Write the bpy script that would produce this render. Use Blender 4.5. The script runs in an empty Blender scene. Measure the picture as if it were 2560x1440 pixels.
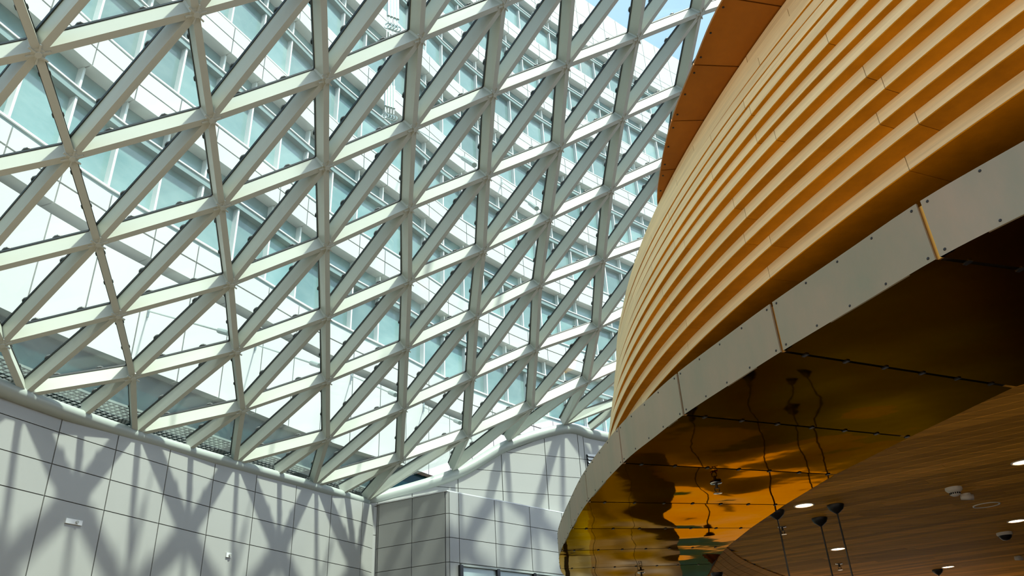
import bpy, math, random
import numpy as np
from mathutils import Matrix, Vector

random.seed(7)
S = bpy.context.scene
COL = S.collection
EYE = np.array([0.0, 0.0, 1.6])          # all coordinates below are written relative to the eye

# ---------------------------------------------------------------- camera
FPX, CX, CY = 1950.0, 1280.0, 720.0
up_c = np.array([-200.0, 3620.0, -FPX]); up_c /= np.linalg.norm(up_c)
fw = np.array([0, 0, -1.0])
yc = fw - up_c * (fw @ up_c); yc /= np.linalg.norm(yc)
ROT = np.array([np.cross(yc, up_c), yc, up_c])      # world axes seen from the camera


def ray(x, y):
    return ROT @ np.array([(x - CX) / FPX, -(y - CY) / FPX, -1.0])


def onz(x, y, z):
    d = ray(x, y)
    return d * (z / d[2])


def proj(p):
    c = ROT.T @ np.asarray(p, float)
    if c[2] > -0.05:
        return (-9999, -9999)
    return CX - FPX * c[0] / c[2], CY + FPX * c[1] / c[2]


cam_d = bpy.data.cameras.new('camera'); cam = bpy.data.objects.new('camera', cam_d); COL.objects.link(cam)
cam_d.sensor_fit = 'HORIZONTAL'; cam_d.sensor_width = 36.0; cam_d.lens = 36.0 * FPX / 2560.0
cam_d.clip_start = 0.05; cam_d.clip_end = 500
mw = Matrix(ROT.tolist()).to_4x4(); mw.translation = Vector(EYE.tolist()); cam.matrix_world = mw
S.camera = cam

# ---------------------------------------------------------------- light
SUN_AZ = np.array([0.809, -0.588]); SUN_EL = math.radians(61)
SKY_STRENGTH, SUN_STRENGTH, EXPOSURE = 0.28, 5.6, 0.95
SUN_AZ = SUN_AZ / np.linalg.norm(SUN_AZ)
sun_dir = Vector((SUN_AZ[0] * math.cos(SUN_EL), SUN_AZ[1] * math.cos(SUN_EL), math.sin(SUN_EL)))
w = bpy.data.worlds.new('sky'); S.world = w; w.use_nodes = True
nt = w.node_tree; nt.nodes.clear()
sky = nt.nodes.new('ShaderNodeTexSky'); sky.sky_type = 'NISHITA'; sky.sun_disc = False
sky.sun_elevation = SUN_EL; sky.sun_rotation = math.atan2(sun_dir.x, sun_dir.y)
sky.air_density = 1.0; sky.dust_density = 3.0; sky.ozone_density = 1.0
bg = nt.nodes.new('ShaderNodeBackground'); bg.inputs[1].default_value = SKY_STRENGTH
wo = nt.nodes.new('ShaderNodeOutputWorld')
mixc = nt.nodes.new('ShaderNodeMix'); mixc.data_type = 'RGBA'; mixc.inputs[0].default_value = 0.5
mixc.inputs[7].default_value = (0.85, 1.3, 1.75, 1)
nt.links.new(sky.outputs[0], mixc.inputs[6]); nt.links.new(mixc.outputs[2], bg.inputs[0]); nt.links.new(bg.outputs[0], wo.inputs[0])
sd = bpy.data.lights.new('sun', 'SUN'); sd.energy = SUN_STRENGTH; sd.angle = math.radians(3.2); sd.color = (1, 0.965, 0.91)
so = bpy.data.objects.new('sun', sd); COL.objects.link(so)
so.rotation_euler = sun_dir.to_track_quat('Z', 'Y').to_euler(); so.location = (10, -6, 30)

S.view_settings.view_transform = 'Standard'; S.view_settings.look = 'None'
S.view_settings.exposure = EXPOSURE; S.view_settings.gamma = 1.0; S.view_settings.use_curve_mapping = False
S.cycles.max_bounces = 6; S.cycles.transparent_max_bounces = 8
S.cycles.diffuse_bounces = 3; S.cycles.glossy_bounces = 3
S.cycles.use_adaptive_sampling = True; S.cycles.adaptive_threshold = 0.05

# ---------------------------------------------------------------- materials


def mat(name, col, rough=0.5, metal=0.0, spec=0.5, noise=None, vary=0.0, bump=None, col2=None):
    """noise = (scale xyz, contrast); vary = brightness change from piece to piece; bump = (scale, strength, distance)"""
    m = bpy.data.materials.new(name); m.use_nodes = True
    t = m.node_tree; b = t.nodes['Principled BSDF']
    b.inputs['Roughness'].default_value = rough; b.inputs['Metallic'].default_value = metal
    b.inputs['Specular IOR Level'].default_value = spec
    tc = t.nodes.new('ShaderNodeTexCoord')
    src = None
    if noise:
        mp = t.nodes.new('ShaderNodeMapping'); mp.inputs['Scale'].default_value = noise[0]
        if len(noise) > 2: mp.inputs['Rotation'].default_value = (0, 0, noise[2])
        t.links.new(tc.outputs['Object'], mp.inputs[0])
        n = t.nodes.new('ShaderNodeTexNoise'); n.inputs['Scale'].default_value = 1.0; n.inputs['Detail'].default_value = 6
        n.inputs['Roughness'].default_value = 0.65
        t.links.new(mp.outputs[0], n.inputs['Vector'])
        r = t.nodes.new('ShaderNodeValToRGB')
        c2 = col2 or tuple(max(0, c * (1 - noise[1])) for c in col)
        r.color_ramp.elements[0].position = 0.3; r.color_ramp.elements[1].position = 0.7
        r.color_ramp.elements[0].color = (*c2, 1); r.color_ramp.elements[1].color = (*col, 1)
        t.links.new(n.outputs[0], r.inputs[0]); src = r.outputs[0]
    if vary:
        oi = t.nodes.new('ShaderNodeObjectInfo')
        mr = t.nodes.new('ShaderNodeMapRange'); mr.inputs[3].default_value = 1 - vary; mr.inputs[4].default_value = 1 + vary
        t.links.new(oi.outputs['Random'], mr.inputs[0])
        hs = t.nodes.new('ShaderNodeHueSaturation'); hs.inputs['Color'].default_value = (*col, 1)
        t.links.new(mr.outputs[0], hs.inputs['Value'])
        if src is not None: t.links.new(src, hs.inputs['Color'])
        src = hs.outputs[0]
    if src is not None: t.links.new(src, b.inputs['Base Color'])
    else: b.inputs['Base Color'].default_value = (*col, 1)
    if bump:
        n2 = t.nodes.new('ShaderNodeTexNoise'); n2.inputs['Scale'].default_value = bump[0]; n2.inputs['Detail'].default_value = bump[3] if len(bump) > 3 else 2
        t.links.new(tc.outputs['Object'], n2.inputs['Vector'])
        bp = t.nodes.new('ShaderNodeBump'); bp.inputs['Strength'].default_value = bump[1]; bp.inputs['Distance'].default_value = bump[2]
        t.links.new(n2.outputs[0], bp.inputs['Height']); t.links.new(bp.outputs[0], b.inputs['Normal'])
    return m


def glass(name, tint, refl=1.0, rough=0.01):
    m = bpy.data.materials.new(name); m.use_nodes = True
    t = m.node_tree; t.nodes.clear()
    o = t.nodes.new('ShaderNodeOutputMaterial'); mx = t.nodes.new('ShaderNodeMixShader')
    tr = t.nodes.new('ShaderNodeBsdfTransparent'); tr.inputs[0].default_value = (*tint, 1)
    gl = t.nodes.new('ShaderNodeBsdfGlossy'); gl.inputs['Roughness'].default_value = rough; gl.inputs[0].default_value = (0.9, 1, 0.97, 1)
    lw = t.nodes.new('ShaderNodeLayerWeight'); lw.inputs[0].default_value = 0.5
    pw = t.nodes.new('ShaderNodeMath'); pw.operation = 'POWER'; pw.inputs[1].default_value = 5.0
    mu = t.nodes.new('ShaderNodeMath'); mu.operation = 'MULTIPLY_ADD'; mu.inputs[1].default_value = refl * 0.95; mu.inputs[2].default_value = refl * 0.04
    t.links.new(lw.outputs['Facing'], pw.inputs[0]); t.links.new(pw.outputs[0], mu.inputs[0]); t.links.new(mu.outputs[0], mx.inputs[0])
    t.links.new(tr.outputs[0], mx.inputs[1]); t.links.new(gl.outputs[0], mx.inputs[2])
    dust = t.nodes.new('ShaderNodeBsdfTranslucent'); dust.inputs[0].default_value = (0.85, 0.9, 0.88, 1)      # film of dust on the glass
    n = t.nodes.new('ShaderNodeTexNoise'); n.inputs['Scale'].default_value = 0.5; n.inputs['Detail'].default_value = 5
    tc = t.nodes.new('ShaderNodeTexCoord'); t.links.new(tc.outputs['Object'], n.inputs['Vector'])
    mr = t.nodes.new('ShaderNodeMapRange'); mr.inputs[1].default_value = 0.3; mr.inputs[2].default_value = 0.75; mr.inputs[3].default_value = 0.006; mr.inputs[4].default_value = 0.03
    m2 = t.nodes.new('ShaderNodeMixShader'); t.links.new(n.outputs[0], mr.inputs[0]); t.links.new(mr.outputs[0], m2.inputs[0])
    t.links.new(mx.outputs[0], m2.inputs[1]); t.links.new(dust.outputs[0], m2.inputs[2]); t.links.new(m2.outputs[0], o.inputs[0])
    return m


def lamp_mat(name, col, strength):
    m = bpy.data.materials.new(name); m.use_nodes = True
    b = m.node_tree.nodes['Principled BSDF']; b.inputs['Base Color'].default_value = (*col, 1)
    b.inputs['Emission Color'].default_value = (*col, 1); b.inputs['Emission Strength'].default_value = strength
    m.cycles.emission_sampling = 'NONE'
    return m


MAT = dict(
    paint=mat('steel_paint', (0.365, 0.39, 0.34), 0.4),
    gasket=mat('black_gasket', (0.012, 0.016, 0.015), 0.5),
    roofglass=glass('roof_glass', (0.925, 0.988, 0.948), 0.8),
    gutter=mat('gutter_metal', (0.27, 0.30, 0.275), 0.35),
    panel=mat('wall_panel', (0.265, 0.27, 0.25), 0.42, noise=((0.6, 0.6, 0.6), 0.04), vary=0.02),
    joint=mat('panel_joint', (0.10, 0.10, 0.09), 0.8),
    trimw=mat('white_trim', (0.5, 0.515, 0.51), 0.4),
    slat=mat('pale_oak', (0.97, 0.77, 0.43), 0.6, spec=0.15, noise=((0.9, 0.9, 38), 0.24), vary=0.05),
    under=mat('oak_in_shade', (0.60, 0.215, 0.004), 0.6, spec=0.06, noise=((3, 3, 3), 0.3), vary=0.14),  # drum undersides: shade and warm bounce light put into the wood colour
    fascia=mat('patina_copper', (0.34, 0.25, 0.16), 0.5, 0.2, noise=((1.6, 1.6, 0.7), 0.3), col2=(0.24, 0.225, 0.145), vary=0.05),
    strip=mat('raw_copper', (0.75, 0.33, 0.06), 0.3, 0.8),
    mirror=mat('polished_copper', (0.46, 0.24, 0.062), 0.05, 1.0, bump=(1.3, 0.3, 0.02)),
    cornice=mat('brushed_copper', (0.42, 0.14, 0.006), 0.5, 0.5, noise=((1.2, 1.2, 1.2), 0.3), vary=0.06),
    ceil=mat('ceiling_oak', (0.92, 0.44, 0.065), 0.6, spec=0.02, noise=((0.6, 9, 2), 0.4, math.atan2(0.77, 0.64)), vary=0.3),
    black=mat('black_metal', (0.01, 0.01, 0.01), 0.4),
    white=mat('white_plastic', (0.75, 0.70, 0.60), 0.4),
    chrome=mat('chrome', (0.8, 0.78, 0.72), 0.15, 1.0),
    glow=lamp_mat('lamp_glow', (1.0, 0.72, 0.42), 9.0),
    clad=mat('white_cladding', (0.385, 0.395, 0.39), 0.45, vary=0.03),
    greym=mat('grey_facade_metal', (0.13, 0.19, 0.19), 0.45),
    fin=mat('white_fin', (0.52, 0.55, 0.55), 0.4),
    winglass=mat('facade_glass', (0.075, 0.155, 0.16), 0.08, 0.0, 0.6, noise=((0.25, 0.25, 0.6), 0.5), vary=0.3, col2=(0.165, 0.245, 0.245)),
    darkglass=mat('dark_glass', (0.004, 0.035, 0.042), 0.12, spec=0.1, noise=((0.4, 0.4, 0.8), 0.6)),
    grate=mat('grating_steel', (0.16, 0.19, 0.17), 0.4, 0.4),
    floor=mat('stone_floor', (0.285, 0.215, 0.14), 0.5, noise=((0.8, 0.8, 0.8), 0.15)),
    floor_dark=mat('added_floor_finish', (0.022, 0.013, 0.007), 0.4, noise=((0.8, 0.8, 0.8), 0.2)),  # for the added slab under the canopy
    brown=mat('brown_wall', (0.05, 0.025, 0.01), 0.5),
    plain=mat('plaster', (0.5, 0.47, 0.42), 0.7),
    bayglass=mat('pale_glass', (0.36, 0.46, 0.45), 0.08, noise=((0.7, 0.7, 0.7), 0.15)),
    cable=mat('steel_cable', (0.30, 0.36, 0.36), 0.4, 0.6),
    core=mat('dark_core', (0.03, 0.018, 0.008), 0.7),
)

MAT['mirror'].node_tree.nodes['Principled BSDF'].inputs['Specular Tint'].default_value = (0.62, 0.38, 0.15, 1)
# ---------------------------------------------------------------- building blocks
ORIGIN = {}


def prop(o, label=None, cat=None, group=None, kind=None):
    if label: o['label'] = label
    if cat: o['category'] = cat
    if group: o['group'] = group
    if kind: o['kind'] = kind
    return o


def empty(name, loc, label=None, cat=None, group=None, kind=None):
    o = bpy.data.objects.new(name, None); COL.objects.link(o)
    p = np.asarray(loc, float) + EYE; o.location = p.tolist(); ORIGIN[o.name] = p
    o.empty_display_size = 0.2
    return prop(o, label, cat, group, kind)


def mesh(name, V, F, smooth=False):
    me = bpy.data.meshes.new(name); me.from_pydata([tuple(map(float, v)) for v in V], [], F); me.update()
    if smooth: me.polygons.foreach_set('use_smooth', [True] * len(me.polygons))
    return me


def obj(name, V, F, m, parent=None, smooth=False, kind=None):
    """a mesh object whose vertices are given relative to the eye"""
    V = np.asarray(V, float) + EYE
    if parent is not None: org = ORIGIN[parent.name]
    else: org = np.array([V[:, 0].mean(), V[:, 1].mean(), V[:, 2].min()])
    me = mesh(name, V - org, F, smooth); me.materials.append(MAT[m])
    o = bpy.data.objects.new(name, me); COL.objects.link(o)
    if parent is not None: o.parent = parent; ORIGIN[o.name] = org
    else: o.location = org.tolist(); ORIGIN[o.name] = org
    if kind: o['kind'] = kind
    return o


def inst(name, me, parent, M4):
    """share mesh data; M4 in eye coordinates"""
    o = bpy.data.objects.new(name, me); COL.objects.link(o); o.parent = parent
    T = Matrix.Translation(Vector((EYE - ORIGIN[parent.name]).tolist()))
    o.matrix_local = T @ M4
    return o


BOXF = [(0, 1, 2, 3), (7, 6, 5, 4), (0, 4, 5, 1), (1, 5, 6, 2), (2, 6, 7, 3), (3, 7, 4, 0)]


def box(c, ax, ay, az):
    """corners from centre and three half vectors"""
    c, ax, ay, az = map(np.asarray, (c, ax, ay, az))
    return [c - ax - ay - az, c + ax - ay - az, c + ax + ay - az, c - ax + ay - az,
            c - ax - ay + az, c + ax - ay + az, c + ax + ay + az, c - ax + ay + az], [tuple(reversed(f)) for f in BOXF]


def prism(poly, off):
    """closed polygon (n points) pushed along off"""
    poly = [np.asarray(p, float) for p in poly]; n = len(poly)
    V = poly + [p + np.asarray(off, float) for p in poly]
    F = [tuple(range(n - 1, -1, -1)), tuple(range(n, 2 * n))] + [(i, (i + 1) % n, n + (i + 1) % n, n + i) for i in range(n)]
    return V, F


class Join:
    def __init__(self): self.V = []; self.F = []

    def add(self, VF):
        V, F = VF; k = len(self.V); self.V += list(V); self.F += [tuple(i + k for i in f) for f in F]; return self


def tube(path, r, n=10, squash=1.0):
    path = [np.asarray(p, float) for p in path]; V = []; F = []
    for i, p in enumerate(path):
        t = path[min(i + 1, len(path) - 1)] - path[max(i - 1, 0)]; t /= np.linalg.norm(t)
        a = np.cross(t, (0, 0, 1.0)); a = np.array([1.0, 0, 0]) if np.linalg.norm(a) < 1e-3 else a / np.linalg.norm(a); b = np.cross(a, t)
        for j in range(n):
            q = 2 * math.pi * j / n; V.append(p + a * r * math.cos(q) + b * r * squash * math.sin(q))
    for i in range(len(path) - 1):
        for j in range(n):
            F.append((i * n + j, i * n + (j + 1) % n, (i + 1) * n + (j + 1) % n, (i + 1) * n + j))
    F.append(tuple(range(n - 1, -1, -1))); F.append(tuple(range((len(path) - 1) * n, len(path) * n)))
    return V, F


def lathe(prof, n=20):
    """profile of (radius, z), open or closed by zero radii"""
    V = []; F = []
    for r, z in prof:
        for j in range(n):
            q = 2 * math.pi * j / n; V.append((r * math.cos(q), r * math.sin(q), z))
    for i in range(len(prof) - 1):
        for j in range(n):
            F.append((i * n + j, i * n + (j + 1) % n, (i + 1) * n + (j + 1) % n, (i + 1) * n + j))
    return V, F


def at(VF, p):
    V, F = VF; p = np.asarray(p, float)
    return [np.asarray(v) + p for v in V], F


def catmull(P, k=10):
    P = [np.asarray(p, float) for p in P]; Q = [2 * P[0] - P[1]] + P + [2 * P[-1] - P[-2]]; out = []
    for i in range(1, len(Q) - 2):
        for j in range(k):
            t = j / k
            out.append(0.5 * (2 * Q[i] + (Q[i + 1] - Q[i - 1]) * t + (2 * Q[i - 1] - 5 * Q[i] + 4 * Q[i + 1] - Q[i + 2]) * t * t
                              + (-Q[i - 1] + 3 * Q[i] - 3 * Q[i + 1] + Q[i + 2]) * t ** 3))
    out.append(P[-1]); return np.array(out)


class Path2:
    """plan curve with arc length"""
    def __init__(self, pts):
        self.p = np.asarray(pts, float); d = np.hypot(*np.diff(self.p, axis=0).T); self.s = np.r_[0, np.cumsum(d)]; self.L = self.s[-1]

    def at(self, s):
        return np.array([np.interp(s, self.s, self.p[:, 0]), np.interp(s, self.s, self.p[:, 1])])

    def tan(self, s, e=0.05):
        t = self.at(min(s + e, self.L)) - self.at(max(s - e, 0)); return t / np.linalg.norm(t)

    def nor(self, s):                    # to the right of travel
        t = self.tan(s); return np.array([t[1], -t[0]])

    def near(self, q):
        ss = np.linspace(0, self.L, 2000); d = [np.hypot(*(self.at(x) - q)) for x in ss]; return ss[int(np.argmin(d))]


def P3(p, z): return np.array([p[0], p[1], z])


def inframe(p, m=60):
    u = proj(p); return -m < u[0] < 2560 + m and -m < u[1] < 1440 + m


# ================================================================ SETTING
# ---- floor and the walls that close the hall outside the frame
o = obj('floor', *box((4, 10, -1.65), (34, 0, 0), (0, 40, 0), (0, 0, 0.05)), 'floor'); prop(o, 'warm stone floor of the hall', kind='structure')
o = obj('wall_right', *box((22, 14, 0.85), (0.1, 0, 0), (0, 26, 0), (0, 0, 2.45)), 'brown'); prop(o, 'dark brown wall under the timber ceiling', kind='structure')
o = obj('wall_rear', *box((4, -13, 1.4), (26, 0, 0), (0, 0.1, 0), (0, 0, 3.0)), 'plain'); prop(o, 'plain wall behind the viewer', kind='structure')


def wall(name, label, pts, rows, base, top=None, thick=0.25, gap=0.012, cols=None):
    """panelled wall along plan points (one column per pair); rows = heights of the horizontal joints; right of travel faces the room"""
    root = empty(name, P3(pts[0], -1.6), label, kind='structure')
    J = Join()
    for i in range(len(pts) - 1):
        a, b = np.asarray(pts[i], float), np.asarray(pts[i + 1], float)
        t = (b - a) / np.hypot(*(b - a)); n = np.array([t[1], -t[0]])
        ra = rows[i] if isinstance(rows[0], (list, tuple)) else rows; rb = rows[i + 1] if isinstance(rows[0], (list, tuple)) else rows
        ta = top[i] if top else ra[0]; tb = top[i + 1] if top else rb[0]
        poly = [P3(a, -1.6), P3(b, -1.6), P3(b, tb), P3(a, ta)]
        J.add(prism([q - np.r_[n * 0.03, 0] for q in poly], np.r_[-n * thick, 0]))
        L = np.hypot(*(b - a)); x0, x1 = gap, L - gap
        zt = lambda x: ta + (tb - ta) * x / L
        if not top:
            ha, hb = list(ra) + [base], list(rb) + [base]; g = gap * 0.7
            for k in range(len(ha) - 1):
                obj('panel', *prism([P3(a + t * x0, ha[k + 1] + g), P3(a + t * x1, hb[k + 1] + g), P3(a + t * x1, hb[k] - g), P3(a + t * x0, ha[k] - g)], np.r_[-n * 0.03, 0]), 'panel', root)
            continue
        if top: hs = [99] + [h for h in rows[1:] if h < max(ta, tb) - 0.06] + [base]
        for k in range(len(hs) - 1):
            lo, hi = hs[k + 1] + gap * 0.7, hs[k] - gap * 0.7
            c = [(x0, lo), (x1, lo)]
            h1, h0 = min(hi, zt(x1) - gap), min(hi, zt(x0) - gap)
            if h1 > lo + 0.01: c.append((x1, h1))
            elif top: c[1] = (x0 + (x1 - x0) * (h0 - lo) / (h0 - h1), lo)
            if top and min(zt(x0), zt(x1)) < hi < max(zt(x0), zt(x1)):
                c.append((L * (hi - ta) / (tb - ta), hi))
            if h0 > lo + 0.01: c.append((x0, h0))
            elif top: c[0] = (x0 + (x1 - x0) * (lo - h0) / (h1 - h0), lo)
            if len(c) < 3: continue
            obj('panel', *prism([P3(a + t * x, z) for x, z in c], np.r_[-n * 0.03, 0]), 'panel', root)
    obj('backing', J.V, J.F, 'joint', root)
    return root


# ---- long panelled wall on the left
LW = [(-8.697, 14.053), (-8.210, 15.293), (-7.692, 16.593), (-7.179, 17.893), (-6.607, 19.172), (-5.985, 20.524), (-5.374, 21.927), (-4.757, 23.208), (-4.50, 24.0)]
LW = [tuple(np.array(p) * (1 - 0.052 * i / 8)) for i, p in enumerate(LW)]
pre = [np.array(LW[0]) - np.array((0.44, 1.27)) * k for k in (6, 5, 4, 3, 2, 1)]
LWP = [tuple(p) for p in pre] + LW
WTOP = 5.33
wrows = [[WTOP, 5.0 - 0.26 * g, 4.40 - 0.28 * g, 3.81 - 0.33 * g, 1.5, 0.0] for g in [0] * 6 + [i / 8 for i in range(9)]]
wall('wall_left', 'long wall of pale grey metal panels under the glass roof', LWP, wrows, -1.58)
# ---- wall that steps forward: return and bay
RT = [(-4.16, 22.61), (-3.13, 22.06), (-2.16, 21.545)]
BX = [(-2.04, 21.54), (-1.80, 21.80), (-0.855, 22.84), (0.155, 23.945), (1.165, 25.05), (2.2, 26.18)]
BROW = [5.34, 4.745, 4.115, 3.48]
wall('wall_return', 'shaded return face of grey metal panels beside the bay', RT, BROW + [2.2, 0.6], -1.58)
wall('wall_corner', 'narrow corner strip of grey panels between wall and return', [(-4.265, 22.752), (-4.18, 22.63)], BROW + [2.2, 0.6], -1.58)
wall('wall_edge', 'slim bright corner panel at the edge of the bay', [(-2.15, 21.54), (-2.04, 21.54), (-1.80, 21.80)], BROW + [2.2, 0.6], -1.58)
wall('wall_bay', 'sunlit bay of grey metal panels with windows below', BX[1:], BROW, 3.46)
# windows below the bay panels
for k in range(1, len(BX) - 1):
    a, b = np.array(BX[k]), np.array(BX[k + 1]); t = (b - a) / np.hypot(*(b - a)); n = np.array([t[1], -t[0]])
    r = empty('window_%d' % k, P3(a, -1.6), ('first', 'second', 'third', 'fourth')[k - 1] + ' pale glazed window from the shaded return, below the bay panels', kind='structure')
    z0, z1 = -1.6, 3.42
    obj('pane', *prism([P3(a + t * 0.03, z0), P3(b - t * 0.03, z0), P3(b - t * 0.03, z1), P3(a + t * 0.03, z1)], np.r_[-n * 0.03, 0]), 'bayglass', r)
    for p in (a, b):
        obj('mullion', *box(P3(p + n * 0.02, (z0 + z1) / 2), np.r_[t * 0.055, 0], np.r_[n * 0.06, 0], (0, 0, (z1 - z0) / 2)), 'black', r)
    for z in (z1, 1.9, 0.4):
        obj('rail', *box(P3((a + b) / 2 + n * 0.02, z), np.r_[t * np.hypot(*(b - a)) / 2, 0], np.r_[n * 0.05, 0], (0, 0, 0.025)), 'gutter', r)
o = obj('trim_1', *prism([P3(p, 5.34) for p in [(-4.2, 22.6), (-2.1, 21.5), (2.2, 26.18), (2.0, 27.0), (-4.6, 23.2)]], (0, 0, 0.03)), 'trimw')
prop(o, 'thin white capping along the top of the bay', kind='structure')
# ---- frontal wall that rises behind the bay
U0, UD = np.array([-4.4, 22.6]), np.array([0.885, 0.466])
us = [-0.25, 0.2, 1.25, 2.73, 4.25, 5.87, 7.18, 7.40, 9.0, 10.8]
ut = [5.36, 5.42, 5.76, 6.375, 7.22, 7.90, 8.26, 8.24, 7.95, 7.7]
UW = [tuple(U0 + UD * s) for s in us]
wall('wall_back', 'bright grey panelled wall with a rising top behind the bay', UW, [99, 7.28, 6.63, 6.0, 5.3, 4.5], -1.58, top=ut)
lv = empty('louvre_vent', P3(U0 + UD * 7.46, 6.62), 'white louvred vent in the wall beside the copper fascia', 'vent')
un = np.array([UD[1], -UD[0]])
obj('frame', *prism([P3(U0 + UD * s + un * 0.03, z) for s, z in ((7.46, 6.62), (8.5, 6.62), (8.5, 7.45), (7.46, 7.45))], np.r_[-un * 0.05, 0]), 'black', lv)
for k in range(7):
    z = 6.70 + k * 0.115
    obj('louvre_slat', *prism([P3(U0 + UD * s + un * d, zz) for s, d, zz in ((7.48, 0.04, z + 0.05), (8.48, 0.04, z + 0.05), (8.48, 0.09, z - 0.02), (7.48, 0.09, z - 0.02))], (0, 0, 0.03)), 'trimw', lv)

# ---------------------------------------------------------------- glass roof
NODES = {
    -1: (0, [[-7.445, 6.997, 7.025], [-7.883, 8.526, 6.62], [-8.227, 10.153, 6.185], [-8.589, 11.743, 5.772], [-8.931, 13.133, 5.4]]),
    0: (-1, [[-5.629, 5.756, 7.96], [-5.923, 7.255, 7.697], [-6.255, 8.886, 7.312], [-6.605, 10.532, 6.883], [-6.975, 12.184, 6.429], [-7.376, 13.851, 5.943], [-8.034, 15.608, 5.4]]),
    1: (-1, [[-3.76, 5.953, 8.936], [-4.141, 7.569, 8.626], [-4.497, 9.264, 8.216], [-4.867, 10.945, 7.761], [-5.238, 12.677, 7.215], [-5.654, 14.424, 6.634], [-6.047, 16.221, 6.025], [-6.793, 18.122, 5.4]]),
    2: (0, [[-2.537, 7.929, 9.62], [-2.859, 9.601, 9.234], [-3.232, 11.305, 8.768], [-3.597, 13.081, 8.177], [-3.963, 14.888, 7.527], [-4.35, 16.733, 6.811], [-4.743, 18.618, 6.043], [-5.516, 20.508, 5.4]]),
    3: (0, [[-1.026, 8.251, 10.704], [-1.344, 9.905, 10.345], [-1.697, 11.657, 9.831], [-2.017, 13.442, 9.228], [-2.28, 15.306, 8.518], [-2.606, 17.206, 7.738], [-2.946, 19.142, 6.911], [-3.296, 21.073, 6.122], [-4.535, 22.578, 5.4]]),
    4: (1, [[0.149, 10.264, 11.481], [-0.148, 12.026, 10.918], [-0.381, 13.86, 10.244], [-0.601, 15.749, 9.494], [-0.917, 17.658, 8.717], [-1.179, 19.637, 7.854], [-1.473, 21.692, 6.893], [-2.093, 23.757, 6.498]]),
    5: (1, [[1.58, 10.656, 12.597], [1.444, 12.431, 11.975], [1.306, 14.288, 11.26], [1.038, 16.158, 10.542], [0.761, 18.089, 9.753], [0.599, 20.149, 8.806], [0.422, 22.28, 7.847], [-0.379, 24.659, 7.616]]),
    6: (1, [[3.273, 11.075, 13.65], [3.134, 12.818, 13.044], [2.906, 14.676, 12.341], [2.708, 16.565, 11.585], [2.563, 18.58, 10.67], [2.481, 20.711, 9.641], [2.214, 22.859, 8.798], [1.524, 25.661, 8.377]]),
    7: (2, [[4.784, 13.209, 14.125], [4.61, 15.041, 13.426], [4.519, 16.918, 12.654], [4.413, 19.081, 11.571], [4.349, 21.179, 10.676], [4.003, 23.415, 9.696], [3.78, 25.464, 9.05], [3.353, 26.624, 8.211]]),
}
ND = {}
for c, (r0, L) in NODES.items():
    for i, p in enumerate(L): ND[(c, r0 + i)] = np.array(p)
RING = {(-1, 4), (0, 5), (1, 6), (2, 7), (3, 8), (4, 8), (5, 8), (6, 8), (7, 9)}
ROWMIN = -4
for c in range(-1, 8):
    r = min(k[1] for k in ND if k[0] == c)
    while r > ROWMIN:
        ND[(c, r - 1)] = ND[(c, r)] + 0.985 * (ND[(c, r)] - ND[(c, r + 1)]); r -= 1
for c in (8, 9, 10):
    for r in range(ROWMIN, 9):
        if (c - 1, r) in ND and (c - 2, r) in ND:
            ND[(c, r)] = ND[(c - 1, r)] + 0.97 * (ND[(c - 1, r)] - ND[(c - 2, r)]) - np.array([0, 0, 0.12 * (c - 7)])
# the roof goes on to the left of the frame along the same wall
for r in range(ROWMIN, 3): ND[(-2, r)] = 2 * ND[(-1, r)] - ND[(0, r)]
for r in range(ROWMIN, 1): ND[(-3, r)] = 2 * ND[(-2, r)] - ND[(-1, r)]
ND[(-2, 3)] = (ND[(-2, 2)] + ND[(-1, 4)]) / 2
RING |= {(-2, 2), (-2, 3), (-3, 0)}
TRI = [((-1, 4), (-1, 3), (-2, 3))]
for (c, r) in list(ND):
    for t in (((c, r), (c + 1, r), (c + 1, r - 1)), ((c, r), (c, r - 1), (c + 1, r - 1))):
        if all(k in ND for k in t): TRI.append(t)
EDGE = set()
for t in TRI:
    for a, b in ((0, 1), (1, 2), (2, 0)):
        e = tuple(sorted((t[a], t[b])))
        if not (e[0] in RING and e[1] in RING): EDGE.add(e)
ringorder = [(-1, 4), (0, 5), (1, 6), (2, 7), (3, 8)]
for i in range(4):                      # short struts from the last nodes to the middle of each edge bay
    c, rr = ringorder[i + 1]; m = ('m', i); ND[m] = (ND[ringorder[i]] + ND[(c, rr)]) / 2
    EDGE.add(((c, rr - 1), m)); EDGE.add(((c, rr - 1), (c, rr)))
    TRI += [((c, rr - 1), (c, rr), m), ((c, rr - 1), m, ringorder[i])]
m = ('m', 9); ND[m] = (ND[(6, 8)] + ND[(7, 9)]) / 2; EDGE.add(((7, 8), m)); EDGE.add(((7, 8), (7, 9)))
TRI = [t for t in TRI if not (set(t) == {(6, 8), (7, 9), (7, 8)})] + [((7, 8), (6, 8), m), ((7, 8), m, (7, 9))]
NRM = {k: np.zeros(3) for k in ND}
for t in TRI:
    a, b, c = (ND[k] for k in t); n = np.cross(b - a, c - a)
    if n[2] < 0: n = -n
    for k in t: NRM[k] = NRM[k] + n
for k in NRM:
    L = np.linalg.norm(NRM[k]); NRM[k] = NRM[k] / L if L > 1e-6 else np.array([-0.45, 0.15, 0.88])
BW, BD = 0.105, 0.285                    # beam width and depth
roof = empty('roof', (-4, 14, 5.4), 'curved glass roof on a triangular lattice of pale steel beams', kind='structure')


def seen_node(k):
    return inframe(ND[k], 40) and (k[0] == 'm' or k[0] < 8)


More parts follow.
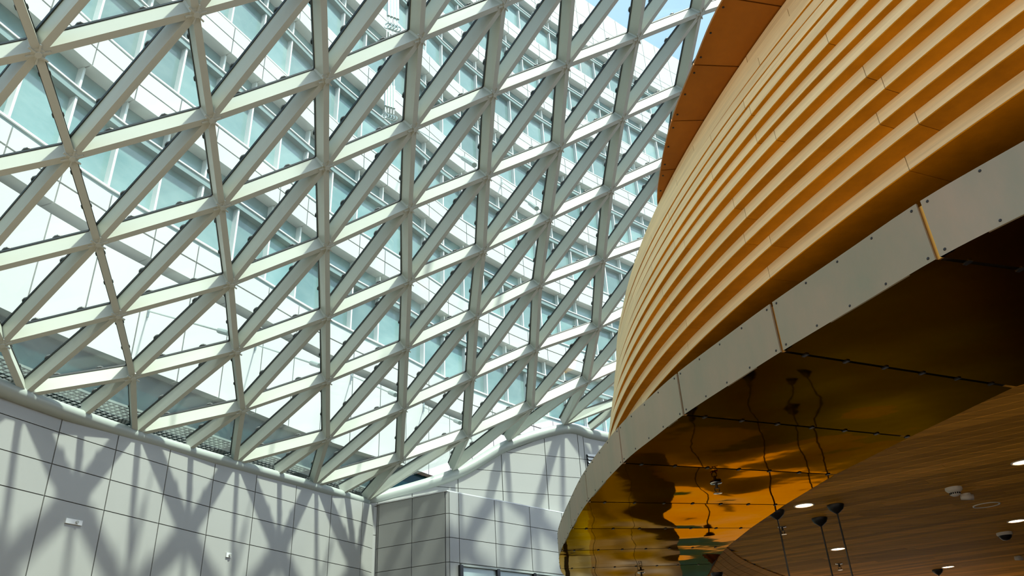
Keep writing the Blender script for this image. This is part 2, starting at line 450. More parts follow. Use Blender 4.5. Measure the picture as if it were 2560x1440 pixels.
def beam_geo(a, b):
    A, B = ND[a], ND[b]; t = (B - A) / np.linalg.norm(B - A)
    A2, B2 = A + t * 0.03, B - t * 0.03
    V = []
    for P, n in ((A2, NRM[a]), (B2, NRM[b])):
        s = np.cross(t, n); s /= np.linalg.norm(s); n2 = np.cross(s, t); n2 = n2 if n2 @ n > 0 else -n2
        V += [P - s * BW / 2, P + s * BW / 2, P + s * BW / 2 + n2 * BD, P - s * BW / 2 + n2 * BD]
    return V, [(3, 2, 1, 0), (4, 5, 6, 7), (0, 1, 5, 4), (1, 2, 6, 5), (2, 3, 7, 6), (3, 0, 4, 7)]


CLAMP = mesh('clamp', *lathe([(0.0, 0.0), (0.08, 0.0), (0.082, 0.02), (0.06, 0.045), (0.0, 0.05)], 10)); CLAMP.materials.append(MAT['gasket'])
HJ = Join().add(lathe([(0.0, -0.035), (0.045, -0.035), (0.045, -0.012), (0.09, -0.01), (0.09, BD), (0.0, BD)], 12))
for q in range(3):
    a = q * math.pi / 3; d = np.array([math.cos(a), math.sin(a), 0]); HJ.add(box((0, 0, -0.012), d * 0.15, np.array([-d[1], d[0], 0]) * 0.012, (0, 0, 0.012)))
HUB = mesh('hub', HJ.V, HJ.F); HUB.materials.append(MAT['paint'])


def frame4(p, n, x):
    x = x - n * (x @ n); x /= np.linalg.norm(x); y = np.cross(n, x)
    return Matrix(((x[0], y[0], n[0], p[0]), (x[1], y[1], n[1], p[1]), (x[2], y[2], n[2], p[2]), (0, 0, 0, 1)))


hid, hidg = Join(), Join()
nclamp = 0
for a, b in sorted(EDGE, key=str):
    if not (seen_node(a) or seen_node(b) or inframe((ND[a] + ND[b]) / 2, 0)) or 'x' in (a[0], b[0]) or (a[0] != 'm' and b[0] != 'm' and max(a[0], b[0]) > 8):
        hid.add(beam_geo(a, b)); continue
    bm = obj('beam', *beam_geo(a, b), 'paint', roof)
    A, B = ND[a], ND[b]; t = (B - A) / np.linalg.norm(B - A); n = NRM[a] + NRM[b]; n /= np.linalg.norm(n)
    s = np.cross(t, n); s /= np.linalg.norm(s); n = np.cross(s, t); n = n if n[2] > 0 else -n
    L = np.linalg.norm(B - A)
    obj('gasket', *box((A + B) / 2 + n * (BD + 0.018), t * (L / 2 - 0.05), s * (BW / 2 + 0.012), n * 0.02), 'gasket', bm)
    for f in (0.3, 0.7):
        p = A + (B - A) * f + n * (BD + 0.05)
        if nclamp < 290 and inframe(p, 0) and proj(p)[0] < 1760:
            inst('clamp', CLAMP, bm, frame4(p, n, t)); nclamp += 1
hidp = Join()
for t in TRI:
    q = [ND[k] + NRM[k] * (BD + 0.035) for k in t]; c = sum(q) / 3
    q = [p + (c - p) * 0.03 for p in q]; n = np.cross(q[1] - q[0], q[2] - q[0])
    if n[2] < 0: q = q[::-1]; n = -n
    n /= np.linalg.norm(n)
    g = prism(q, n * 0.02)
    if any(seen_node(k) for k in t) or inframe(c, 0): obj('pane', *g, 'roofglass', roof)
    else: hidp.add(g)
for k in ND:
    if k[0] == 'm' or k in RING: continue
    if seen_node(k): inst('hub', HUB, roof, frame4(ND[k], NRM[k], np.array([1.0, 0.2, 0.3])))
if hid.V: obj('lattice', hid.V, hid.F, 'paint', roof, kind='stuff')
if hidp.V: obj('glazing', hidp.V, hidp.F, 'roofglass', roof, kind='stuff')
# round gutter that carries the roof edge
gp = []
d0 = ND[(-1, 4)] - ND[(0, 5)]
R_ = [ND[(-1, 4)] + d0 * k for k in (4, 3)] + [ND[(-3, 0)], ND[(-2, 2)], ND[(-2, 3)]] + [ND[k] for k in ringorder]
out = np.array([-0.92, 0.38, 0])
path = [p + out * 0.06 + np.array([0, 0, 0.0]) for p in R_]
o = obj('edge_gutter', *tube(catmull(path, 4), 0.21, 14, 0.7), 'gutter', roof, smooth=True)
R2 = [ND[k] for k in ((3, 8), (4, 8), (5, 8), (6, 8))] + [ND[('m', 9)], ND[(7, 9)], ND[(7, 9)] + (ND[(7, 9)] - ND[('m', 9)]) * 2]
out2 = np.array([-0.466, 0.885, 0])
path = [R2[0] + out * 0.2] + [p + out2 * 0.1 + np.array([0, 0, -0.10]) for p in R2[1:]]
obj('edge_gutter', *tube(catmull(path, 6), 0.20, 14, 0.9), 'gutter', roof, smooth=True)

# ================================================================ BUILDING BEHIND THE GLASS
BP = Path2(catmull([(-14.6, 3), (-13.3, 9), (-11.4, 15.3), (-10.8, 17), (-8.8, 21.3), (-6.9, 25.5), (-4.7, 29.2), (-2.46, 33.1), (2, 38.6), (8, 44.3), (14, 49.3), (22, 55)], 8))
bld = empty('office_building', P3(BP.at(20), -1.6), 'curved white office block with teal window bands seen through the glass roof', 'building')
BAY, S0, FH = 1.53, 11.53 - 1.53 * 4, 4.52


def fac(s0, s1, z0, z1, d0, d1):
    """block on the facade between arc lengths, heights and depths (positive = towards the hall)"""
    a, b = BP.at(s0), BP.at(s1); na, nb = BP.nor(s0), BP.nor(s1)
    V = []
    for z in (z0, z1): V += [P3(a + na * d0, z), P3(b + nb * d0, z), P3(b + nb * d1, z), P3(a + na * d1, z)]
    return V, [(3, 2, 1, 0), (4, 5, 6, 7), (0, 1, 5, 4), (1, 2, 6, 5), (2, 3, 7, 6), (3, 0, 4, 7)]


def vis(s, z):
    u = proj(P3(BP.at(s), z)); return -380 < u[0] < 1850 and -200 < u[1] < 1280


NB = int((BP.L - S0) / BAY)
J = Join()
for i in range(NB):
    J.add(fac(S0 + i * BAY, S0 + (i + 1) * BAY, -1.6, 48.0, -0.9, -0.30))
obj('wall', J.V, J.F, 'greym', bld)
floors = [12.06 + k * FH for k in range(8)]
for k, zt in enumerate(floors):
    last = k == len(floors) - 1
    run = []
    for i in range(NB):
        s0, s1 = S0 + i * BAY, S0 + (i + 1) * BAY; sm = (s0 + s1) / 2
        if not (vis(sm, zt) or vis(sm, zt + 2.2) or vis(sm, zt + 4)): continue
        run.append(i); g = 0.02
        if vis(sm, zt):
            obj('spandrel_panel', *fac(s0 + g, s1 - g, zt + 0.025, zt + 0.576, -0.3, 0.22), 'clad', bld)
            obj('spandrel_panel', *fac(s0 + g, s1 - g, zt - 0.61, zt - 0.025, -0.3, 0.22), 'clad', bld)
        if last:
            if vis(sm, zt + 2.4):
                obj('parapet_panel', *fac(s0 + g, s1 - g, zt + 0.62, zt + 2.4, -0.3, 0.22), 'clad', bld)
                obj('parapet_panel', *fac(s0 + g, s1 - g, zt + 2.44, 48.2, -0.3, 0.22), 'clad', bld)
            continue
        if vis(sm, zt + 1.9): obj('window_pane', *fac(s0 + 0.03, s1 - 0.03, zt + 0.9, zt + 2.87, -0.28, -0.22), 'winglass', bld)
        if vis(sm, zt + 3.4): obj('transom_pane', *fac(s0 + 0.03, s1 - 0.03, zt + 3.12, zt + 3.9, -0.28, -0.22), 'winglass', bld)
        if vis(s0, zt + 2.2): obj('mullion', *fac(s0 - 0.035, s0 + 0.035, zt + 0.86, zt + 3.9, -0.3, -0.02), 'fin', bld)
    if not run or last: continue
    # continuous ledges of this storey: sill with grey underside, light shelf at the transom
    for (za, zb, da, db, m, nm) in ((zt + 0.60, zt + 0.84, -0.3, 0.0, 'greym', 'sill_band'), (zt + 0.84, zt + 0.90, -0.3, 0.05, 'fin', 'sill_cap'),
                                    (zt + 2.87, zt + 3.08, -0.3, 0.02, 'greym', 'transom_band'), (zt + 3.08, zt + 3.13, -0.3, 0.06, 'fin', 'transom_cap')):
        Jn = Join()
        for i in range(min(run), max(run) + 1): Jn.add(fac(S0 + i * BAY, S0 + (i + 1) * BAY, za, zb, da, db))
        obj(nm, Jn.V, Jn.F, m, bld)
Jn = Join()
for i in range(NB):
    s0, s1 = S0 + i * BAY, S0 + (i + 1) * BAY
    if vis((s0 + s1) / 2, 9.8): obj('base_panel', *fac(s0 + 0.02, s1 - 0.02, 8.3, 11.12, -0.3, 0.22), 'clad', bld)
    Jn.add(fac(s0, s1, -1.6, 8.27, -0.3, -0.05))
obj('base_glazing', Jn.V, Jn.F, 'darkglass', bld)
# steel grating walkway between the block and the roof edge
gr = empty('grating_walkway', P3(BP.at(16), 5.6), 'steel grating walkway behind the roof edge', 'walkway')
Jn = Join()
for i in range(int(16 / 0.16)):
    s = 9 + i * 0.16; Jn.add(fac(s, s + 0.04, 6.45, 6.50, 0.3, 1.8))
for k in range(11):
    for i in range(16):
        d = 0.30 + k * 0.15; Jn.add(fac(9 + i, 10 + i, 6.45, 6.50, d, d + 0.04))
obj('grid', Jn.V, Jn.F, 'grate', gr, kind='stuff')
for k in range(6):
    s = 9.5 + k * 3; obj('bracket', *fac(s, s + 0.06, 6.28, 6.44, -0.02, 1.8), 'grate', gr)
# stay cables between facade down to roof nodes
def facade_hit(x, y):
    d = ray(x, y)
    for a, c in zip(BP.p[:-1], BP.p[1:]):
        M_ = np.array([[d[0], -(c - a)[0]], [d[1], -(c - a)[1]]]); t_, u_ = np.linalg.solve(M_, a)
        if 0 <= u_ <= 1 and t_ > 0: return d * t_
    return d * 20


for k, (lab, end, z, node, f) in enumerate([
        ('four thin vertical stay cables near the third lattice column, upper set', None, 16.5, (3, 1), 0),
        ('four thin vertical stay cables near the third lattice column, lower set', None, 15.5, (3, 2), 0),
        ('highest slanting stay rod behind the middle of the roof', (1040, 322), 0, (4, 3), 1),
        ('slanting stay rod nearest the timber drum', (1255, 455), 0, (5, 4), 1),
        ('leftmost low stay rod across the white base panels', (372, 778), 0, (1, 4), 1),
        ('second low stay rod from the left', (640, 862), 0, (2, 5), 1),
        ('third low stay rod from the left', (880, 940), 0, (3, 6), 1),
        ('lowest stay rod just above the rising wall', (1060, 1018), 0, (4, 7), 1)]):
    p = ND[node] + NRM[node] * 0.55
    r = empty('stay_cable', p, lab, 'cable', 'stay cables outside the roof')
    if f == 0:
        for j in range(4):
            q = p + np.array([-0.26 + j * 0.05, 0.03 * j, 0.0])
            obj('rod', *tube([q + np.array([0, 0, 0.1]), q + np.array([-0.1, 0.15, z - q[2]])], 0.012, 5), 'cable', r)
            obj('turnbuckle', *tube([q + np.array([0, 0, 0.25]), q + np.array([-0.02, 0.03, 0.85])], 0.03, 6), 'cable', r)
            obj('eye_ring', *at(([np.array([0.065 * math.cos(a) * 1.0 + 0.012 * math.cos(b) * math.cos(a), 0.012 * math.sin(b), 0.065 * math.sin(a) + 0.012 * math.cos(b) * math.sin(a)]) for a in np.linspace(0, 2 * math.pi, 13)[:-1] for b in np.linspace(0, 2 * math.pi, 6)[:-1]],
                               [(i * 5 + j2, i * 5 + (j2 + 1) % 5, ((i + 1) % 12) * 5 + (j2 + 1) % 5, ((i + 1) % 12) * 5 + j2) for i in range(12) for j2 in range(5)]), q), 'cable', r)
    else:
        e = facade_hit(*end) * 0.985
        obj('rod', *tube([p, e], 0.022, 6), 'cable', r)
        obj('turnbuckle', *tube([p, p + (e - p) * 0.10], 0.06, 8), 'cable', r)
        obj('anchor_plate', *box(e, (0.02, 0, 0), (0, 0.02, 0), (0, 0, 0.18)), 'cable', r)

# ================================================================ TIMBER DRUM
ZL = [4.05, 4.206, 4.338, 4.47, 4.602, 4.734, 4.86, 4.974, 5.094, 5.211, 5.322, 5.433, 5.544, 5.655, 5.76]
RG = [(24.161, 14.784, 22.457), (23.021, 14.038, 21.356), (21.385, 13.331, 19.739), (20.755, 12.799, 19.108), (20.163, 12.356, 18.508), (19.796, 11.957, 18.127), (19.931, 11.815, 18.259),
      (20.066, 11.585, 18.377), (20.289, 11.417, 18.58), (20.121, 11.315, 18.406), (19.666, 11.231, 17.953), (19.864, 11.108, 18.11), (20.4, 11.141, 18.619), (21.183, 11.192, 19.369)]
drum = empty('timber_drum', (8, 9, 4.05), 'curved timber drum of stepped pale oak bands with undersides tinted as warm shade', 'drum')


def ring_pt(k, y):
    cx, cy, r = RG[k]; return np.array([cx - math.sqrt(max(r * r - (y - cy) ** 2, 0.01)), y])


def ring_path(k, y0=-2.0, y1=21.0):
    cx, cy, r = RG[k]; a0 = math.asin(max(-0.99, (y0 - cy) / r)); a1 = math.asin(min(0.99, (y1 - cy) / r))
    return Path2([(cx - r * math.cos(a), cy + r * math.sin(a)) for a in np.linspace(a0, a1, 200)])


def band(path, s0, s1, n, zf, f_out, f_in, thick):
    """not used for walls: horizontal strip with outer and inner plan functions"""
    V = []; F = []
    for i in range(n + 1):
        s = s0 + (s1 - s0) * i / n
        a, b = f_out(s), f_in(s)
        V += [P3(a, zf), P3(b, zf), P3(b, zf + thick), P3(a, zf + thick)]
    for i in range(n):
        k = i * 4
        for j in range(4): F.append((k + j, k + (j + 1) % 4, k + 4 + (j + 1) % 4, k + 4 + j))
    F += [(3, 2, 1, 0), tuple(n * 4 + j for j in range(4))]
    return V, F


def curved_face(path, s0, s1, n, z0, z1, thick, side=1):
    """upright strip along a path, thickness away from the viewer"""
    V = []; F = []
    for i in range(n + 1):
        s = s0 + (s1 - s0) * i / n; a = path.at(s); b = a + path.nor(s) * thick * side
        V += [P3(a, z0), P3(b, z0), P3(b, z1), P3(a, z1)]
    for i in range(n):
        k = i * 4
        for j in range(4): F.append((k + j, k + 4 + j, k + 4 + (j + 1) % 4, k + (j + 1) % 4))
    F += [(0, 1, 2, 3), tuple(n * 4 + j for j in (3, 2, 1, 0))]
    return V, F


rnd = random.Random(3)
for k in range(14):
    pth = ring_path(k)
    L = 2.05; s = -rnd.uniform(0.2, 1.9)
    cxp, cyp, rp = RG[max(k - 1, 0)]

    def inner(x, pth=pth, k=k, cxp=cxp, cyp=cyp, rp=rp):
        a = pth.at(x); n = pth.nor(x)
        if k == 0: return a + n * 1.3
        d = rp - math.hypot(a[0] - cxp, a[1] - cyp)        # >0: ring below lies further out
        return a + n * max(0.05, -d + 0.06)
    while s < pth.L:
        a, b = max(s, 0) + 0.004, min(s + L, pth.L) - 0.004; s += L
        if b - a < 0.1: continue
        z1 = ZL[k + 1]
        obj('oak_band', *curved_face(pth, a, b, 8, ZL[k] + 0.012, z1, 0.035), 'slat', drum, smooth=False)
        ab, bb = a, b
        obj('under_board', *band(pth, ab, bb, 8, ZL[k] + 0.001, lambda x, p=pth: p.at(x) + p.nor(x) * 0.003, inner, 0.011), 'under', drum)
p0 = ring_path(0); Jn = Join().add(curved_face(Path2([p0.at(x) + p0.nor(x) * 1.28 for x in np.linspace(0, p0.L, 60)]), 0, p0.L - 1, 40, 3.55, 5.75, 0.2))
obj('core', Jn.V, Jn.F, 'core', drum)
# copper cornice over the drum
CO = Path2(catmull([(4.6, 0.6), (3.2, 2.7), (2.55, 4.0), (2.14, 5.232), (2.01, 6.08), (1.916, 6.951), (1.92, 7.874), (2.009, 8.758), (2.4, 10.3), (3.2, 12.0), (4.5, 13.6)], 12))
js = [CO.near(np.array(q)) for q in ((2.45, 4.3), (2.14, 5.21), (2.01, 6.08), (1.916, 6.951), (1.92, 7.874), (2.009, 8.758))]
js = [js[0] - 1.9, js[0] - 0.95] + js + [js[-1] + 0.95, js[-1] + 1.9, js[-1] + 2.9]
cn = empty('copper_cornice', (4, 7, 5.76), 'orange copper cornice panels above the timber drum', 'cornice')
for i in range(len(js) - 1):
    a, b = js[i] + 0.008, js[i + 1] - 0.008
    V, F = band(CO, a, b, 6, 5.775, lambda x: CO.at(x), lambda x: CO.at(x) + CO.nor(x) * 1.5, 0.03)
    obj('soffit_panel', V, F, 'cornice', cn)
    Jr = Join()
    for f in (0.12, 0.5, 0.88):
        x = a + (b - a) * f; Jr.add(at(lathe([(0, -0.006), (0.012, -0.004), (0.012, 0.004)], 6), P3(CO.at(x) + CO.nor(x) * 0.04, 5.773)))
    obj('rivets', Jr.V, Jr.F, 'black', cn, kind='stuff')
V, F = band(CO, 0, CO.L, 30, 5.815, lambda x: CO.at(x) + CO.nor(x) * 0.3, lambda x: CO.at(x) + CO.nor(x) * 3.0, 0.2)
obj('deck', V, F, 'core', cn)
V, F = band(CO, 0, CO.L, 40, 5.808, lambda x: CO.at(x) + CO.nor(x) * 0.015, lambda x: CO.at(x) + CO.nor(x) * 1.5, 0.006)
obj('backing', V, F, 'core', cn)

# ================================================================ COPPER CANOPY
ZB, ZT = 3.0, 3.54
FB = [(8.2, -0.6), (6.75, 0.85), (5.55, 2.3), (4.45, 3.85), (3.774, 4.872), (3.415, 5.469), (3.094, 6.2), (2.654, 7.22), (2.392, 7.901), (1.985, 9.003), (1.751, 9.823), (1.442, 11.037), (1.082, 13.347), (0.9, 15.472), (0.771, 17.583), (0.753, 19.145), (0.897, 21.3), (1.35, 23.2)]
FP = Path2(catmull(FB, 12))
jx = [FP.near(onz(x, y, 3.0)[:2]) for x, y in ((2345, 645), (1955, 878), (1712, 1037), (1557, 1158), (1470, 1255), (1427, 1322), (1402, 1377), (1398, 1422))]
jx = [jx[0] - 5.85, jx[0] - 3.9, jx[0] - 1.95] + jx + [jx[-1] + 1.9]
RIVET = mesh('rivet', *lathe([(0.013, -0.004), (0.013, 0.004), (0.008, 0.009), (0.0, 0.010)], 8)); RIVET.materials.append(MAT['black'])
CLIP = mesh('clip', *box((0, 0, 0), (0.02, 0, 0), (0, 0.035, 0), (0, 0, 0.008))); CLIP.materials.append(MAT['black'])
can = empty('copper_canopy', (3, 10, 3.0), 'sweeping canopy with patinated fascia and mirror polished copper soffit', 'canopy')
for i in range(len(jx) - 1):
    a, b = jx[i] + 0.022, jx[i + 1] - 0.022
    fp = obj('fascia_panel', *curved_face(FP, a, b, 8, ZB, ZT, 0.02), 'fascia', can)
    for f in (0.03, 0.27, 0.5, 0.73, 0.97):
        x = a + (b - a) * f
        for z in (ZB + 0.04, ZT - 0.04):
            inst('rivet', RIVET, fp, frame4(P3(FP.at(x) + FP.nor(x) * 0.002, z), -np.r_[FP.nor(x), 0], np.array([0, 0, 1.0])))
    obj('joint_strip', *curved_face(Path2([FP.at(x) + FP.nor(x) * 0.025 for x in (jx[i] - 0.04, jx[i], jx[i] + 0.04)]), 0, 0.08, 2, ZB, ZT - 0.03, 0.02), 'strip', can)
V, F = curved_face(FP, 0, FP.L, 60, ZB + 0.02, ZT - 0.05, 0.1); 
obj('fascia_backing', [v + np.array([0.03, 0.012, 0]) for v in V], F, 'core', can)
o = obj('added_dark_floor', *prism([P3(p, -1.6) for p in [FP.at(s) + FP.nor(s) * 0.8 for s in np.linspace(0, FP.L, 40)] + [np.array([21.8, 30]), np.array([21.8, -2])]], (0, 0, 0.02)), 'floor_dark')  # unseen slab, added so the mirror soffit reflects something dark
prop(o, 'unseen dark slab added under the canopy to darken the soffit reflection', kind='structure')
# soffit panels from the fascia to the inner edge
IN = [(12.6, 2.6), (10.6, 3.7), (8.9, 5.1), (7.3, 6.75)] + [tuple(onz(x, y, 3.0)[:2]) for x, y in ((2535, 968), (2275, 1092), (2088, 1186), (1962, 1262), (1877, 1320), (1818, 1367), (1780, 1410))] + [(5.35, 25.0)]
IN = IN[:]
OUTJ = jx
while len(IN) > len(OUTJ): IN.pop(0)
ri = random.Random(11)
for i in range(len(OUTJ) - 1):
    i0, i1 = np.array(IN[i]), np.array(IN[i + 1]); n1, n2 = 14, 26; V = []; F = []
    ph = [ri.uniform(0, 6.28) for _ in range(6)]
    for a in range(n1 + 1):
        fa = 0.011 + 0.978 * a / n1; o0 = FP.at(OUTJ[i] + (OUTJ[i + 1] - OUTJ[i]) * fa); q = i0 + (i1 - i0) * fa
        for b in range(n2 + 1):
            fb = b / n2; p = o0 + (q - o0) * fb
            e = math.sin(math.pi * a / n1) * math.sin(math.pi * min(1, max(0, b / n2)))
            h = 0.017 * e * (math.sin(3.1 * p[0] + ph[0]) * math.cos(2.3 * p[1] + ph[1]) + 0.7 * math.sin(1.7 * p[0] - 1.9 * p[1] + ph[2]) - 0.6)
            V.append(P3(p, ZB + h))
    for a in range(n1):
        for b in range(n2):
            k = a * (n2 + 1) + b; F.append((k, k + 1, k + n2 + 2, k + n2 + 1))
    sp = obj('soffit_panel', V, F, 'mirror', can, smooth=True)
    d = i0 - FP.at(OUTJ[i]); L = np.hypot(*d); d = d / L
    for f in np.arange(0.3, L, 0.55):
        c = FP.at(OUTJ[i]) + d * f; inst('clip', CLIP, sp, frame4(P3(c, ZB - 0.004), np.array([0, 0, 1.0]), np.r_[d, 0]))
V = []; F = []
for i in range(len(OUTJ)): V += [P3(FP.at(OUTJ[i]) + FP.nor(OUTJ[i]) * 0.03, ZB + 0.05), P3(np.array(IN[i]) + np.array([-0.05, 0]), ZB + 0.05)]
for i in range(len(OUTJ) - 1): F.append((2 * i, 2 * i + 1, 2 * i + 3, 2 * i + 2))
obj('soffit_backing', V, F, 'core', can)
obj('deck', *prism([P3(p, 3.40) for p in [FP.at(s) + FP.nor(s) * 0.08 for s in np.linspace(0, FP.L, 40)] + [np.array([21.8, 30]), np.array([21.8, -2])]], (0, 0, 0.1)), 'core', can)

# ================================================================ TIMBER CEILING
ZC = 3.12
CU = np.array([-0.77, 0.638]); CNV = np.array([0.638, 0.77]); PW = 0.32
INP = Path2([(14, 1.5), (12.6, 2.6), (10.6, 3.7), (8.9, 5.1), (7.3, 6.75)] + [tuple(onz(x, y, 3.0)[:2]) for x, y in ((2560, 970), (2450, 1010), (2280, 1095), (2080, 1190), (1960, 1262), (1875, 1318), (1815, 1368))] + [(4.73, 21.1), (5.0, 23.3), (5.6, 26.5)])


def inner_x(y): return np.interp(y, INP.p[:, 1], INP.p[:, 0])


ce = empty('ceiling', (9, 15, 3.12), 'ceiling of long oak planks under the canopy', kind='structure')
rc = random.Random(5)
SEAMPX = [(1813, 1366), (1850, 1395), (1900, 1419), (1960, 1441), (2040, 1465)]
seam = [onz(x, y, ZC)[:2] for x, y in SEAMPX]
seam_y = lambda x: np.interp(x, [q[0] for q in seam], [q[1] for q in seam])
n0 = 9.2
pm = {}
for k in range(80):
    v = n0 + k * PW
    us = np.arange(-20, 32, 0.1); ok = []
    for u in us:
        p = CU * u + CNV * (v + PW / 2)
        ok.append(p[0] > inner_x(p[1]) - 0.7 and p[0] < 21.5 and p[1] < 31 and p[1] > 4 and not (p[1] > seam_y(p[0]) and p[0] < seam[-1][0]))
    ok = np.array(ok)
    if not ok.any(): continue
    u0, u1 = us[ok][0], us[ok][-1]
    s = u0 - rc.uniform(0, 5.5)
    while s < u1:
        a, b = max(s, u0) + 0.004, min(s + 5.6, u1) - 0.004; s += 5.6
        if b - a < 0.15: continue
        mid = CU * (a + b) / 2 + CNV * (v + PW / 2)
        vis_ = any(inframe(P3(CU * (a + (b - a) * f) + CNV * v, ZC), 10) for f in (0, 0.25, 0.5, 0.75, 1))
        if not vis_: continue
        obj('plank', *box(P3(mid, ZC + 0.015), np.r_[CU * (b - a) / 2, 0], np.r_[CNV * (PW / 2 - 0.011), 0], (0, 0, 0.015)), 'ceil', ce)
obj('backing', *prism([P3(q + np.array([-0.4, 0]), ZC + 0.04) for q in INP.p[::-1]] + [P3((21.8, 1.5), ZC + 0.04), P3((21.8, 30), ZC + 0.04), P3((8, 30), ZC + 0.04)], (0, 0, 0.03)), 'core', ce)
# curved bulkhead of boards at the far end of the soffit
bk = empty('ceiling_bulkhead', P3(seam[0], 2.2), 'curved oak boarded bulkhead beyond the copper soffit', kind='structure')
NBK = 7
curves = []
for j in range(NBK + 1):
    q = []
    for i, (x, y) in enumerate(SEAMPX):
        q.append(onz(x - j * (7, 6, 4, 3, 2)[i], y + j * 12, ZC - 0.02 - 0.06 * j))
    curves.append(catmull(q, 5))
for j in range(NBK):
    A, B = curves[j], curves[j + 1]; V = []; F = []
    for a, b in zip(A, B):
        b2 = b + (a - b) * 0.05; V += [a, b2, b2 + np.array([0.0, 0.02, 0.02]), a + np.array([0.0, 0.02, 0.02])]
    for i in range(len(A) - 1):
        k = i * 4
        for m_ in range(4): F.append((k + m_, k + (m_ + 1) % 4, k + 4 + (m_ + 1) % 4, k + 4 + m_))
    obj('board', V, F, 'ceil', bk)

# ================================================================ CEILING FITTINGS


def downlight(px, label, lit=True, r=0.19):
    p = onz(*px, ZC); t = empty('downlight', p, label, 'downlight', 'downlights in the timber ceiling')
    obj('trim_ring', *at(lathe([(r, 0.004), (r, -0.012), (r * 0.88, -0.014), (r * 0.84, 0.0), (r * 0.84, 0.008)], 24), p), 'white', t, smooth=True)
    obj('reflector', *at(lathe([(r * 0.84, -0.002), (r * 0.6, 0.006), (0.0, 0.006)], 24), p), 'chrome', t)
    obj('lamp', *at(lathe([(r * 0.8, -0.006), (0.0, -0.007)], 20), p), 'glow', t)
    ld = bpy.data.lights.new('downlight_beam', 'SPOT'); ld.energy = 120; ld.color = (1, 0.72, 0.42); ld.spot_size = math.radians(95); ld.spot_blend = 0.6; ld.shadow_soft_size = r * 0.7
    lo = bpy.data.objects.new('downlight_beam', ld); COL.objects.link(lo); lo.parent = t; lo.location = (0, 0, -0.03)


downlight((2010, 1263), 'round lit downlight just beside the copper soffit edge')
downlight((2095, 1372), 'lit downlight below the two hanging pendants')
downlight((2556, 1155), 'lit downlight at the upper right edge of the ceiling', r=0.17)
downlight((2541, 1302), 'lit downlight above the dome camera')
downlight((2370, 1417), 'lit downlight lowest in the ceiling near the dark rose')
# flush speaker
p = onz(2466, 1262, ZC); t = empty('ceiling_speaker', p, 'flush round speaker grille with white rim in the oak ceiling', 'speaker')
obj('rim', *at(lathe([(0.25, 0.002), (0.25, -0.014), (0.225, -0.014), (0.222, 0.0)], 28), p), 'white', t, smooth=True)
obj('grille', *at(lathe([(0.224, -0.003), (0.0, -0.006)], 28), p), 'ceil', t)
# smoke detector
p = onz(2383, 1219, ZC); t = empty('smoke_detector', p, 'white domed smoke detector with dark slots on the ceiling', 'detector')
obj('base', *at(lathe([(0.14, 0.0), (0.145, -0.04), (0.12, -0.07)], 24), p), 'white', t, smooth=True)
obj('dome', *at(lathe([(0.12, -0.07), (0.09, -0.085), (0.085, -0.13), (0.05, -0.15), (0.0, -0.152)], 24), p), 'white', t, smooth=True)
J = Join()
for k in range(16):
    a = k * math.pi / 8; J.add(box(p + np.array([0.088 * math.cos(a), 0.088 * math.sin(a), -0.107]), np.array([-math.sin(a), math.cos(a), 0]) * 0.011, np.array([math.cos(a), math.sin(a), 0]) * 0.004, (0, 0, 0.016)))
obj('slots', J.V, J.F, 'black', t)


def spot(px, label):
    p = onz(*px, ZC); t = empty('small_spotlight', p, label, 'spotlight', 'small yellow ceiling spots')
    obj('base', *at(lathe([(0.075, 0.0), (0.075, -0.03), (0.0, -0.03)], 16), p), 'white', t)
    obj('head', *tube([p + np.array([-0.10, 0.02, -0.05]), p + np.array([0.10, -0.02, -0.075])], 0.055, 12), 'white', t, smooth=True)


spot((2415, 1234), 'small yellowish spot fitting beside the smoke detector')
spot((2545, 1390), 'small yellowish spot fitting near the lower right corner')
p = onz(2510, 1331, ZC); t = empty('dome_camera', p, 'white and black dome camera on the oak ceiling', 'camera')
obj('base', *at(lathe([(0.17, 0.0), (0.175, -0.05), (0.15, -0.075)], 24), p), 'white', t, smooth=True)
obj('dome', *at(lathe([(0.145, -0.07), (0.13, -0.12), (0.08, -0.17), (0.0, -0.185)], 24), p), 'black', t, smooth=True)


def pendant(px, label, z=ZC, r=0.155):
    p = onz(*px, z); t = empty('pendant_light', p, label, 'pendant', 'black pendants')
    obj('canopy', *at(lathe([(r, 0.0), (r, -0.03), (r * 0.8, -0.09), (r * 0.4, -0.14), (0.02, -0.17), (0.0, -0.17)], 20), p), 'black', t, smooth=True)
    obj('rod', *tube([p + np.array([0, 0, -0.15]), p + np.array([0, 0, -2.9])], 0.016, 8), 'black', t)
    obj('shade', *at(lathe([(0.03, -2.8), (0.06, -2.85), (0.16, -3.15), (0.155, -3.15), (0.05, -2.86)], 20), p), 'black', t, smooth=True)


pendant((1940, 1277), 'black pendant rod with ceiling rose over the soffit edge')
pendant((2048, 1295), 'black pendant rod with ceiling rose in front of the dark planks')
pendant((2088, 1262), 'black pendant rod with ceiling rose beside the round downlight')
pendant((2343, 1424), 'dark ceiling rose of a pendant at the bottom of the picture')
pendant((1792, 1432), 'dark pendant rose on the curved bulkhead', 2.55, 0.14)


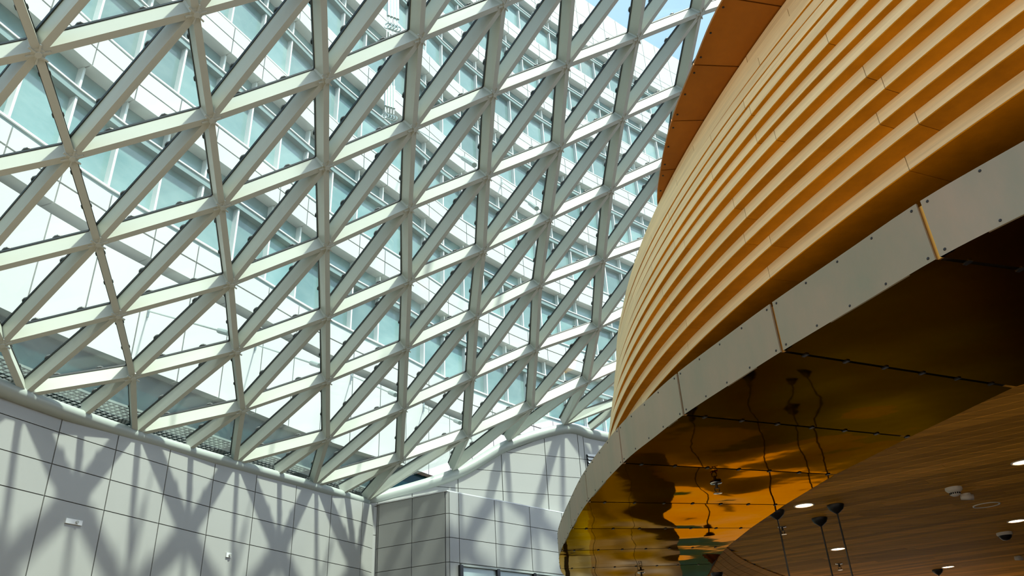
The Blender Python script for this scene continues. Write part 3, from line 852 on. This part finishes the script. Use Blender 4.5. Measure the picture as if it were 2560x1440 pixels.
def sprinkler(px, z, label, s=1.0):
    p = onz(*px, z); t = empty('sprinkler', p, label, 'sprinkler', 'chrome sprinkler heads')
    obj('escutcheon', *at(lathe([(0.075 * s, 0.0), (0.07 * s, -0.012 * s), (0.02 * s, -0.016 * s)], 16), p), 'chrome', t, smooth=True)
    obj('stem', *at(lathe([(0.018 * s, 0.0), (0.018 * s, -0.07 * s), (0.0, -0.07 * s)], 10), p), 'black', t)
    obj('frame_arms', *tube([p + np.array([-0.028 * s, 0, -0.06 * s]), p + np.array([-0.03 * s, 0, -0.10 * s]), p + np.array([0, 0, -0.13 * s]), p + np.array([0.03 * s, 0, -0.10 * s]), p + np.array([0.028 * s, 0, -0.06 * s])], 0.008 * s, 6), 'black', t)
    obj('deflector', *at(lathe([(0.0, -0.125 * s), (0.055 * s, -0.128 * s), (0.055 * s, -0.134 * s), (0.0, -0.138 * s)], 12), p), 'chrome', t)


sprinkler((1790, 1207), 2.975, 'sprinkler head hanging from the dark copper soffit', 1.25)
sprinkler((1603, 1431), 2.975, 'sprinkler head on the copper soffit near the bottom edge', 1.3)
sprinkler((1955, 1317), ZC, 'sprinkler head beside the leftmost pendant rod', 1.2)
sprinkler((2097, 1409), ZC, 'sprinkler head below the small downlight', 1.3)

# ---- small fittings on the left wall


def wallplate(px, col, w_, h_, label):
    # ray meets the wall facet
    d = ray(*px)
    for a, b in zip(LWP[:-1], LWP[1:]):
        a, b = np.array(a), np.array(b); M_ = np.array([[d[0], -(b - a)[0]], [d[1], -(b - a)[1]]]); tt, u = np.linalg.solve(M_, a)
        if 0 <= u <= 1:
            p = d * tt; t = (b - a) / np.hypot(*(b - a)); n = np.array([t[1], -t[0]]); break
    r = empty('wall_sensor', p, label, 'sensor')
    obj('plate', *box(p + np.r_[n * 0.015, 0], np.r_[t * w_, 0], np.r_[n * 0.015, 0], (0, 0, h_)), 'trimw', r)
    obj('lens', *tube([p + np.r_[n * 0.03, 0] + np.r_[t * w_ * 0.3, 0], p + np.r_[n * 0.06, 0] + np.r_[t * w_ * 0.3, 0]], h_ * 0.6, 10), 'panel', r)


wallplate((183, 1305), None, 0.17, 0.045, 'long white sensor plate on the left wall panels')
wallplate((570, 1388), None, 0.07, 0.05, 'small square white sensor on the left wall panels')
